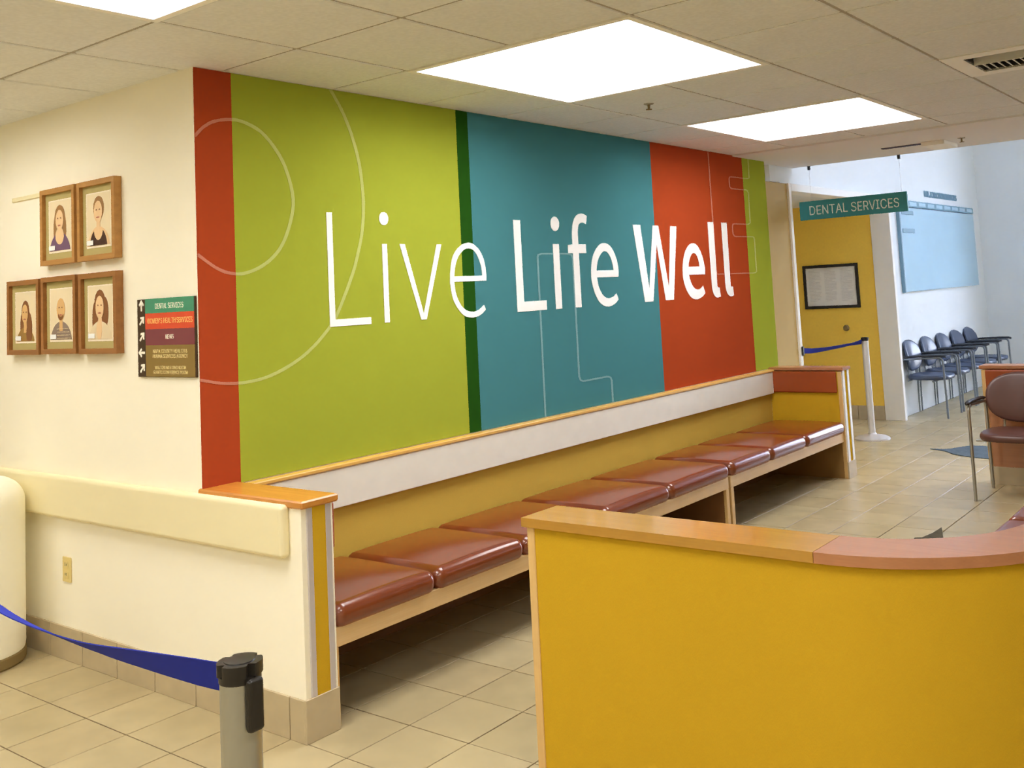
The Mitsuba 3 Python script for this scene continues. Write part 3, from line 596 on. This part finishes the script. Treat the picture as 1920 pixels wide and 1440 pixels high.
neck = lambda x=0, y=-.03: sbox(x - .013, y - .04, x + .013, y + .03)
sh = lambda w=.085, top=-.045: union_all([ell(0, -.125, w, .125 + top), ])
pw_y = [(-1.11, 2.044), (-.756, 2.043)]
portrait(-1.119, 2.044, 'framed photo of a person with long brown hair and purple top, upper left', 'frame_wood',
         [('hair', 'hair_brown', union_all([ell(0, .03, .043, .056), ell(-.03, -.02, .022, .07), ell(.032, -.015, .020, .06)])), ('neck', 'skin', neck()), ('top', 'shirt_purple', sh(.085, -.03)),
          ('chest', 'skin', ell(0, -.045, .034, .036)), ('face', 'skin', ell(0, .022, .031, .043))] + eyes(0, .03))
portrait(-.757, 2.043, 'framed photo of a person with short hair and dark sleeveless top, upper right', 'frame_wood',
         [('hair', 'hair_brown', ell(.002, .045, .040, .048)), ('shoulders', 'skin', sh(.083, -.03)), ('neck', 'skin', neck()), ('top', 'shirt_brown', sh(.066, -.034) - ell(.0, -.04, .034, .045)),
          ('face', 'skin', ell(0, .03, .031, .044))] + eyes(0, .038))
portrait(-1.478, 1.612, 'framed photo of a person with long hair and patterned top, lower left', 'frame_wood_dark',
         [('hair', 'hair_dark', union_all([ell(0, .02, .034, .05), ell(.028, -.05, .030, .07), ell(-.026, -.04, .02, .06)])), ('top', 'shirt_check', sh(.08, -.045)), ('neck', 'skin_tan', neck()),
          ('locks', 'hair_dark', ell(.033, -.075, .024, .045)), ('face', 'skin_tan', ell(-.002, .012, .026, .042))] + eyes(-.002, .02))
portrait(-1.117, 1.614, 'framed photo of a bald person with a beard and striped shirt, lower middle', 'frame_wood_dark',
         [('shirt', 'shirt_grey', sh(.088, -.03)), ('neck', 'skin_tan', neck()), ('face', 'skin_tan', ell(0, .02, .033, .047)), ('beard', 'hair_dark', ell(0, -.006, .021, .019) - ell(0, .004, .018, .014))] + eyes(0, .028)
         + [('stripes', 'shirt_cream', union_all([sbox(-.03, -.062 - k * .013, .085, -.060 - k * .013) for k in range(4)]).intersection(sh(.085, -.034)))])
portrait(-.754, 1.612, 'framed photo of a person with long dark hair and cream top, lower right', 'frame_wood_dark',
         [('hair', 'hair_dark', union_all([ell(0, .035, .040, .055), ell(-.034, -.03, .024, .075), ell(.036, .0, .026, .06)])), ('top', 'shirt_cream', sh(.088, -.035)), ('neck', 'skin', neck()), ('chest', 'skin', ell(-.006, -.07, .02, .04)),
          ('face', 'skin', ell(0, .02, .030, .046))] + eyes(0, .028))
t = thing('picture_rail', 'short pale hanging strip on the wall left of the upper portraits', 'hanging strip')
put(t, '', bx(-1.648, -1.30, -.008, -.001, 2.208, 2.230, .002), 'rail')

# directory sign
ds = thing('directory_sign', 'directory sign with coloured bands and white arrows, left of the mural', 'sign')
sx0, sx1, sz0, sz1 = -.457, -.012, 1.322, 1.66
put(ds, 'board', bx(sx0, sx1, -.010, -.001, sz0, sz1, .001), 'sign_brown')
px0 = sx0 + .066
bands = [('sign_teal', 0, .186), ('sign_red', .186, .39), ('sign_plum', .39, .595), ('sign_olive', .595, .995)]
H = sz1 - sz0
for m, a, b in bands: put(ds, 'band', bx(px0, sx1 - .006, -.0115, -.0098, sz1 - b * H, sz1 - a * H), m)


def sign_text(text, fa, h, w, m, parent=ds, y=-.0115):
    put(parent, 'lettering', remap(lettering(text, h, w, .001), FACE_NY, ((px0 + sx1) / 2, y, sz1 - fa * H)), m)


sign_text('DENTAL SERVICES', .098, .023, .215, 'sign_white')
sign_text("WOMEN'S HEALTH SERVICES", .285, .023, .345, 'sign_gold')
sign_text('NEWS', .49, .019, .062, 'sign_white')
sign_text('NAPA COUNTY HEALTH &', .672, .016, .26, 'sign_cream')
sign_text('HUMAN SERVICES AGENCY', .735, .016, .265, 'sign_cream')
sign_text('WALTON MEETING ROOM', .878, .014, .235, 'sign_cream')
sign_text('GIANTS CONFERENCE ROOM', .938, .014, .26, 'sign_cream')


def arrow(ang):
    g = union_all([LineString([(0, -.022), (0, .02)]).buffer(.005, cap_style=2), LineString([(-.017, .003), (0, .022), (.017, .003)]).buffer(.005, cap_style=2, join_style=2)])
    return affinity.rotate(g, ang, origin=(0, 0))


for fa, ang in ((.09, 0), (.285, -45), (.49, -45), (.69, 90), (.895, -45)):
    put(ds, 'arrow', remap(extrude(arrow(ang), .001), FACE_NY, ((sx0 + px0) / 2 + .002, -.0100, sz1 - fa * H)), 'sign_white')

# power outlet
t = thing('power_outlet', 'cream double power outlet low on the left wall', 'power outlet')
put(t, 'plate', bx(-1.158, -1.082, -.007, -.0005, .357, .472, .002), 'outlet')
for z in (.392, .437):
    rc = put(t, 'socket', bx(-1.137, -1.103, -.010, -.0065, z - .017, z + .017, .003), 'outlet')
    put(rc, 'slot', cat(bx(-1.128, -1.125, -.0105, -.0098, z - .004, z + .008), bx(-1.115, -1.112, -.0105, -.0098, z - .004, z + .008)), 'black')

# white domed bin
t = thing('bin', 'white domed bin with dark base at the left edge of the photo', 'bin')
bc = (-1.485, -.298, 0)
r = .248
put(t, 'body', lathe([(r - .004, .055)] + [(r, .08), (r, .70)] + [(r - .14 + .14 * math.cos(a), .735 + .125 * math.sin(a)) for a in np.linspace(0, math.pi / 2, 12)] + [(.0, .872)], 64, bc), 'bin', smooth=40)
put(t, 'base', lathe([(0, 0), (r - .006, 0), (r + .002, .01), (r + .002, .05), (r - .004, .056), (0, .056)], 64, bc), 'bin_base', smooth=30, label='dark base band')


# ================================================================== STANCHIONS
def ribbon(pts, half, ang, th=.0012):
    """A belt along pts, its half width, its turn from upright at each point."""
    P = np.asarray(pts, float); tt = np.gradient(P, axis=0); tt /= np.linalg.norm(tt, axis=1, keepdims=True)
    V, Fc = [], []
    for p, t_, a in zip(P, tt, ang):
        side = np.cross(t_, [0, 0, 1]); side /= np.linalg.norm(side); up = np.cross(side, t_)
        w = math.cos(a) * up + math.sin(a) * side; nn = np.cross(t_, w)
        V += [p - w * half + nn * th, p + w * half + nn * th, p + w * half - nn * th, p - w * half - nn * th]
    for i in range(len(P) - 1):
        for k in range(4):
            a, b = 4 * i + k, 4 * i + (k + 1) % 4
            Fc += [[a, b, b + 4], [a, b + 4, a + 4]]
    n = 4 * (len(P) - 1)
    Fc += [[0, 2, 1], [0, 3, 2], [n, n + 1, n + 2], [n, n + 2, n + 3]]
    return trimesh.Trimesh(np.array(V), np.array(Fc), process=False)


def spline(pts, n=12):
    Q = np.array(pts, float); Q = np.vstack([2 * Q[0] - Q[1], Q, 2 * Q[-1] - Q[-2]]); out = []
    for i in range(1, len(Q) - 2):
        for t in np.arange(n) / n:
            a, b, c, d = Q[i - 1:i + 3]; out.append(.5 * (2 * b + (c - a) * t + (2 * a - 5 * b + 4 * c - d) * t * t + (3 * b - a - 3 * c + d) * t ** 3))
    return np.array(out + [Q[-2]])


def stanchion(label, x, y, r, top, post, belt_dir, base_r=.17, clips=True, group=None):
    t = thing('stanchion', label, 'queue post', group)
    put(t, 'base', lathe([(0, 0), (base_r, 0), (base_r, .012), (base_r * .86, .026), (base_r * .45, .042), (r + .012, .05), (r + .004, .062), (0, .062)], 48, (x, y, 0)), post, smooth=35)
    put(t, 'post', lathe([(0, .06), (r, .06), (r, top - .031), (0, top - .031)], 40, (x, y, 0)), post, smooth=30, label='metal post')
    # cap: a round black head with four shallow notches
    ring = []
    a0 = math.atan2(belt_dir[1], belt_dir[0])
    for a in np.linspace(0, 2 * math.pi, 72, endpoint=False):
        q = (r + .004) - .010 * max(0, math.cos(4 * (a - a0)) - .72) / .28
        ring.append((q * math.cos(a), q * math.sin(a)))
    put(t, 'cap', cat(extrude(affinity.translate(Polygon(ring), x, y), .021, top - .021), lathe([(0, top - .032), (r + .0012, top - .032), (r + .0012, top - .021), (0, top - .021)], 40, (x, y, 0)),
                      lathe([(0, top - .003), (r * .8, top - .003), (r * .74, top + .002), (0, top + .004)], 40, (x, y, 0))), 'black', smooth=30, label='black cap')
    return t


SX, SY, SR, STOP = 2.178, -1.332, .0345, .985
s1 = stanchion('steel queue post with black cap and blue belt, cut by the bottom of the photo', SX, SY, SR, STOP, 'steel', (-1, .1))
# belt clip plate hanging on the right of the head
rv = RIGHT / np.linalg.norm(RIGHT[:2]); ca, sa = RIGHT[0] / np.hypot(*RIGHT[:2]), RIGHT[1] / np.hypot(*RIGHT[:2])
cd = np.array([.80 * ca + .60 * sa, .80 * sa - .60 * ca])      # to the right and a little towards the room's front
clip_m = rbox((.016, .031, .088), .007, 8)
ang = math.atan2(cd[1], cd[0])
clip_m.apply_transform(trimesh.transformations.rotation_matrix(ang, (0, 0, 1))); clip_m.apply_translation((SX + cd[0] * (SR + .006), SY + cd[1] * (SR + .006), STOP - .066))
put(s1, 'belt_clip', clip_m, 'black', smooth=40, label='black belt clip')
bp_ = spline([(SX - .03, SY + .004, .947), (2.03, -1.322, .936), (1.80, -1.30, .912), (1.56, -1.275, .888), (1.28, -1.245, .872), (1.02, -1.215, .868), (.60, -1.16, .880), (.10, -1.10, .915), (-.17, -1.066, .947)])
n_ = len(bp_); ss = np.linspace(0, 1, n_)
put(s1, 'belt', ribbon(bp_, .0245, np.interp(ss, [0, .125, .25, .375, .5, .625, .75, .875, 1], [0, -.12, -.5, -.85, -1.02, -1.1, -1.3, -2.4, -3.14])), 'belt', smooth=40, label='twisted blue belt')
stanchion('steel queue post left of the frame that holds the near belt', -.205, -1.062, SR, STOP, 'steel', (1, 0))

s3 = stanchion('pale grey queue post in front of the dental passage', .115, 7.2, .033, .985, 'steel_pale', (-1, -.5))
b3 = spline([(.09, 7.18, .945), (.07, 6.9, .938), (.05, 6.5, .935), (.035, 6.15, .94), (.024, 5.94, .955)], 8)
put(s3, 'belt', ribbon(b3, .024, np.interp(np.linspace(0, 1, len(b3)), [0, .2, .5, 1], [-.3, -.95, -.8, -.1])), 'belt', smooth=40, label='blue belt')
put(s3, 'wall_clip', bx(.0205, .036, 5.905, 5.935, .915, .995, .003), 'black')


# ================================================================== CHAIRS
def chair_parts(n_seat=32):
    out = []
    for s in (-1, 1):
        y = s * .255
        fr = fillet([(-.235, y, 0), (-.225, y, .635), (.225, y, .655), (.235, y, 0)], .05, 7)
        out.append(('side_frame', tube(fr, .0115, 10), 'F', 30))
        ap = np.array([(-.20, y, .652), (-.12, y, .666), (.0, y, .672), (.15, y, .676), (.235, y, .672), (.262, y, .655)])
        m = tube(spline(ap, 4), np.interp(np.linspace(0, 1, 21), [0, .06, .9, 1], [.006, .016, .017, .008]), 10)
        m.vertices[:, 2] = .668 + (m.vertices[:, 2] - .668) * .75
        out.append(('armrest', m, 'A', 40))
    out.append(('cross_bar', cat(tube([(.10, -.255, .395), (.10, .255, .395)], .009, 8), tube([(-.17, -.25, .40), (-.17, .25, .40)], .009, 8), ), 'F', 30))
    # seat: a rounded superellipse cushion
    V, Fc = [], []
    lev = [(-.028, .90), (-.026, .965), (-.012, 1.0), (.006, 1.0), (.018, .97), (.025, .90), (.029, .72), (.031, .4), (.0315, .1)]
    for z, k in lev:
        for i in range(n_seat):
            a = 2 * math.pi * i / n_seat; c, s = math.cos(a), math.sin(a); e = 2 / 3.0
            V.append((.012 + .235 * k * math.copysign(abs(c) ** e, c), .232 * k * math.copysign(abs(s) ** e, s), .432 + z))
    L = len(lev)
    for j in range(L - 1):
        for i in range(n_seat):
            a, b = j * n_seat + i, j * n_seat + (i + 1) % n_seat; Fc += [[a, b, b + n_seat], [a, b + n_seat, a + n_seat]]
    V += [(.012, 0, .432 - .028), (.012, 0, .4635)]
    for i in range(n_seat):
        Fc += [[len(V) - 2, (i + 1) % n_seat, i], [len(V) - 1, (L - 1) * n_seat + i, (L - 1) * n_seat + (i + 1) % n_seat]]
    out.append(('seat', trimesh.Trimesh(np.array(V), np.array(Fc), process=False), 'V', True))
    # backrest: an oval shell, tilted and hollowed
    V, Fc = [], []
    prof = [(-.016, .55), (-.017, .9), (-.010, .985), (.0, 1.0), (.010, .985), (.019, .9), (.024, .7), (.026, .4), (.0265, .1)]
    for d, k in prof:
        for i in range(n_seat):
            a = 2 * math.pi * i / n_seat; c, s = math.cos(a), math.sin(a); e = 2 / 2.35
            yy, zz = .238 * k * math.copysign(abs(c) ** e, c), .175 * k * math.copysign(abs(s) ** e, s)
            V.append((-.215 + d + .9 * yy * yy - .17 * zz, yy, .665 + zz))
    for j in range(len(prof) - 1):
        for i in range(n_seat):
            a, b = j * n_seat + i, j * n_seat + (i + 1) % n_seat; Fc += [[a, b, b + n_seat], [a, b + n_seat, a + n_seat]]
    V += [(-.231, 0, .665), (-.188, 0, .665)]
    for i in range(n_seat):
        Fc += [[len(V) - 2, (i + 1) % n_seat, i], [len(V) - 1, (len(prof) - 1) * n_seat + i, (len(prof) - 1) * n_seat + (i + 1) % n_seat]]
    m = trimesh.Trimesh(np.array(V), np.array(Fc), process=False); trimesh.repair.fix_normals(m)
    out.append(('backrest', m, 'V', True))
    for s in (-1, 1):
        out.append(('back_support', tube(fillet([(-.10, s * .13, .405), (-.19, s * .13, .41), (-.222, s * .13, .62)], .05, 6), .009, 8), 'F', 30))
    return out


CH = chair_parts()
for nm, m, k, s in CH: trimesh.repair.fix_normals(m)
cache = {}


def chair(label, x, y, rot, mats, group=None):
    t = thing('armchair', label, 'chair', group)
    for i, (nm, m, k, s) in enumerate(CH):
        kk = (i, mats[k])
        if kk not in cache: cache[kk] = mikit.ply(m, M[mats[k]], smooth=s)
        key = free(t + '__' + nm)
        scene[key] = {**cache[kk], 'to_world': T().translate([x, y, 0]).rotate([0, 0, 1], rot)}
    return t


chair('brown vinyl armchair in front of the far right half wall, cut by the photo edge', 1.965, 5.06, -90, dict(F='steel', A='black', V='vinyl_brown'))
order = ['nearest', 'second', 'middle', 'second farthest', 'farthest']
for k in range(5):
    chair('dark vinyl armchair against the white wall, %s of the row of five' % order[k], .165, 8.98 + .60 * k, 0, dict(F='steel_dark', A='dark', V='vinyl_slate'), 'row of armchairs along the white wall')


# ================================================================== BEYOND
# hanging sign
hs = thing('hanging_sign', 'teal hanging sign reading DENTAL SERVICES in front of the passage', 'sign')
hx0, hx1, hz0, hz1, hy = -.015, .975, 2.125, 2.295, 6.17
put(hs, 'board', bx(hx0, hx1, hy, hy + .025, hz0, hz1, .002), 'teal_sign')
for tx, cx, w in (('DENTAL', .262, .36), ('SERVICES', .69, .43)):
    put(hs, 'lettering', remap(lettering(tx, .082, w, .002), FACE_NY, (cx, hy, 2.207)), 'paper_white')
for x in (.10, .93):
    put(hs, 'wire', tube([(x, hy + .012, hz1), (x, hy + .012, CEIL - .02)], .0012, 6), 'steel_pale')
    put(hs, 'ceiling_clip', bx(x - .012, x + .012, hy + .002, hy + .024, CEIL - .048, CEIL - .0125, .002), 'dark')

# donor board
db = thing('donor_board', 'large pale blue donor board on the white side wall', 'donor board')
DX = X_FAR
put(db, 'panel', bx(DX + .001, DX + .025, 9.0, 12.12, 1.375, 2.36, .003), 'glass_blue')
hd = put(db, 'header', bx(DX + .001, DX + .03, 9.0, 12.12, 2.37, 2.445, .003), 'blue_strip')
for k in range(9): put(hd, 'plate', bx(DX + .0302, DX + .034, 9.04 + k * .344, 9.04 + k * .344 + .26, 2.386, 2.43, .001), 'glass_blue')
for z in (2.30, 2.085): put(db, 'name_plate', bx(DX + .0252, DX + .031, 9.08, 9.50, z - .025, z + .025, .001), 'blue_strip')
put(db, 'edge_trim', bx(DX + .001, DX + .04, 8.965, 8.995, 1.37, 2.36, .002), 'letter_blue')
t = thing('wall_lettering', 'small blue letters reading MAJOR CONTRIBUTORS above the donor board', 'lettering')
for tx, cy, w in (('MAJOR', 10.29, .46), ('CONTRIBUTORS', 10.99, .88)): put(t, 'word', remap(lettering(tx, .075, w, .012), FACE_X, (DX + .001, cy, 2.56)), 'letter_blue')

# framed notice and door stop on the yellow wall
t = thing('framed_notice', 'printed notice in a black frame on the yellow wall', 'framed notice')
nx0, nx1, nz0, nz1, ny = -1.03, -.375, 1.24, 1.738, 8.459
at = lambda m: remap(m, FACE_NY, ((nx0 + nx1) / 2, ny, (nz0 + nz1) / 2))
put(t, 'frame', at(frame_mesh(nx1 - nx0, nz1 - nz0, .032, .022)), 'black', label='black frame')
sheet = put(t, 'sheet', at(extrude(sbox(-(nx1 - nx0) / 2 + .03, -(nz1 - nz0) / 2 + .03, (nx1 - nx0) / 2 - .03, (nz1 - nz0) / 2 - .03), .006, .002)), 'paper_white')
rl = []
for cx in (-.19, 0, .19):
    for k in range(22):
        w = .075 * (1 if k % 7 else .6); z = .185 - k * .0165
        rl.append(sbox(cx - .075, z - .0035, cx - .075 + 2 * w * (.85 + .15 * random.random()), z + .0035))
put(sheet, 'text_lines', at(extrude(union_all(rl), .0008, .0081)), 'print_grey', kind='stuff')
t = thing('door_stop', 'small round dark knob on the yellow wall below the notice', 'knob')
put(t, '', remap(lathe([(0, 0), (.035, 0), (.035, .012), (.024, .03), (0, .034)], 24), FACE_NY, (-.563, 8.459, 1.014)), 'bin_base', smooth=35)
t = thing('downlight', 'small lit round lamp in the ceiling of the passage', 'downlight')
put(t, 'ring', lathe([(.045, 2.414), (.065, 2.414), (.065, 2.4195), (.045, 2.4195), (.045, 2.414)], 24, (-.46, 6.9, 0)), 'white')
put(t, 'bulb', lathe([(0, 2.417), (.044, 2.417), (.044, 2.4185), (0, 2.4185)], 24, (-.46, 6.9, 0)), 'white', emitter={'type': 'area', 'radiance': {'type': 'rgb', 'value': [110, 98, 80]}})

# ceiling things
vt = thing('ceiling_vent', 'white louvred air vent in the ceiling at the right edge of the photo', 'ceiling vent')
vx0, vy0 = GX + VENT[0] * tp, GY + VENT[1] * tp
a, b, c, d = vx0 + .006, vx0 + tp - .006, vy0 + .006, vy0 + tp - .006
put(vt, 'face_plate', extrude(sbox(a, c, b, d) - sbox(a + .09, c + .09, b - .05, d - .09), .012, CEIL - .002), 'white')
put(vt, 'duct', cat(bx(a + .08, a + .09, c + .08, d - .08, CEIL + .0, CEIL + .12), bx(b - .05, b - .04, c + .08, d - .08, CEIL, CEIL + .12), bx(a + .09, b - .05, c + .08, c + .09, CEIL, CEIL + .12),
                    bx(a + .09, b - .05, d - .09, d - .08, CEIL, CEIL + .12), bx(a + .08, b - .04, c + .08, d - .08, CEIL + .12, CEIL + .13)), 'vent_dark', label='dark duct')
for k in range(12):
    x = a + .11 + k * .036
    m = bx(-.002, .002, -.10, .10, -.022, .022); m.apply_transform(trimesh.transformations.rotation_matrix(-.7, (0, 1, 0))); m.apply_translation((x, (c + d) / 2 + .105, CEIL + .022))
    put(vt, 'louvre', m, 'white')
put(vt, 'divider', bx(a + .09, b - .05, (c + d) / 2 - .004, (c + d) / 2 + .004, CEIL + .0, CEIL + .04), 'white')


def sprinkler(label, x, y, z):
    t = thing('sprinkler', label, 'sprinkler')
    put(t, 'plate', lathe([(0, z - .004), (.026, z - .004), (.03, z), (0, z)], 24, (x, y, 0)), 'runner', smooth=30)
    put(t, 'head', cat(lathe([(0, z - .028), (.006, z - .028), (.008, z - .004), (0, z - .004)], 12, (x, y, 0)), lathe([(0, z - .034), (.018, z - .034), (.018, z - .031), (0, z - .031)], 16, (x, y, 0))), 'bin_base')


sprinkler('small brass sprinkler head in the tiled ceiling above the mural', .785, 2.37, CEIL)
sprinkler('small sprinkler head in the grey soffit near the far hall', 1.62, 5.60, CEIL - .012)
t = thing('ceiling_fixture', 'small white box fixture at the end of a dark slot in the soffit', 'ceiling fixture')
put(t, 'box', bx(1.32, 1.50, 5.55, 5.92, CEIL - .045, CEIL - .012, .003), 'white')
put(t, 'slot', bx(.98, 1.319, 5.60, 5.66, CEIL - .018, CEIL - .0115), 'slot', label='dark slot')
t = thing('ceiling_wire', 'thin hanging wire above the lower wall beside the mural', 'wire')
put(t, '', tube([(-.09, 6.19, 2.45), (-.09, 6.19, CEIL - .012)], .0015, 6), 'steel_pale')


# flat dark patches on the floor
def blob(pts): return Polygon(spline(pts + [pts[0]], 6)[:, :2])


t = thing('floor_patch', 'dark blue-grey pointed patch on the floor of the far hall', 'floor mat')
put(t, '', extrude(blob([(.80, 6.78, 0), (.95, 6.82, 0), (1.10, 7.04, 0), (1.45, 7.02, 0), (1.9, 6.9, 0), (2.0, 6.6, 0), (1.6, 6.44, 0), (1.3, 6.46, 0), (1.08, 6.56, 0), (.95, 6.70, 0)]).buffer(0), .006, .0006), 'patch_grey')
t = thing('floor_wedge', 'small dark triangular patch on the floor just beyond the curved half wall', 'floor mat')
put(t, '', extrude(Polygon([(1.655, 3.69), (1.69, 3.71), (1.715, 3.84), (1.72, 4.0), (1.80, 3.76), (1.80, 3.60), (1.66, 3.60)]), .006, .0006), 'mat_dark')
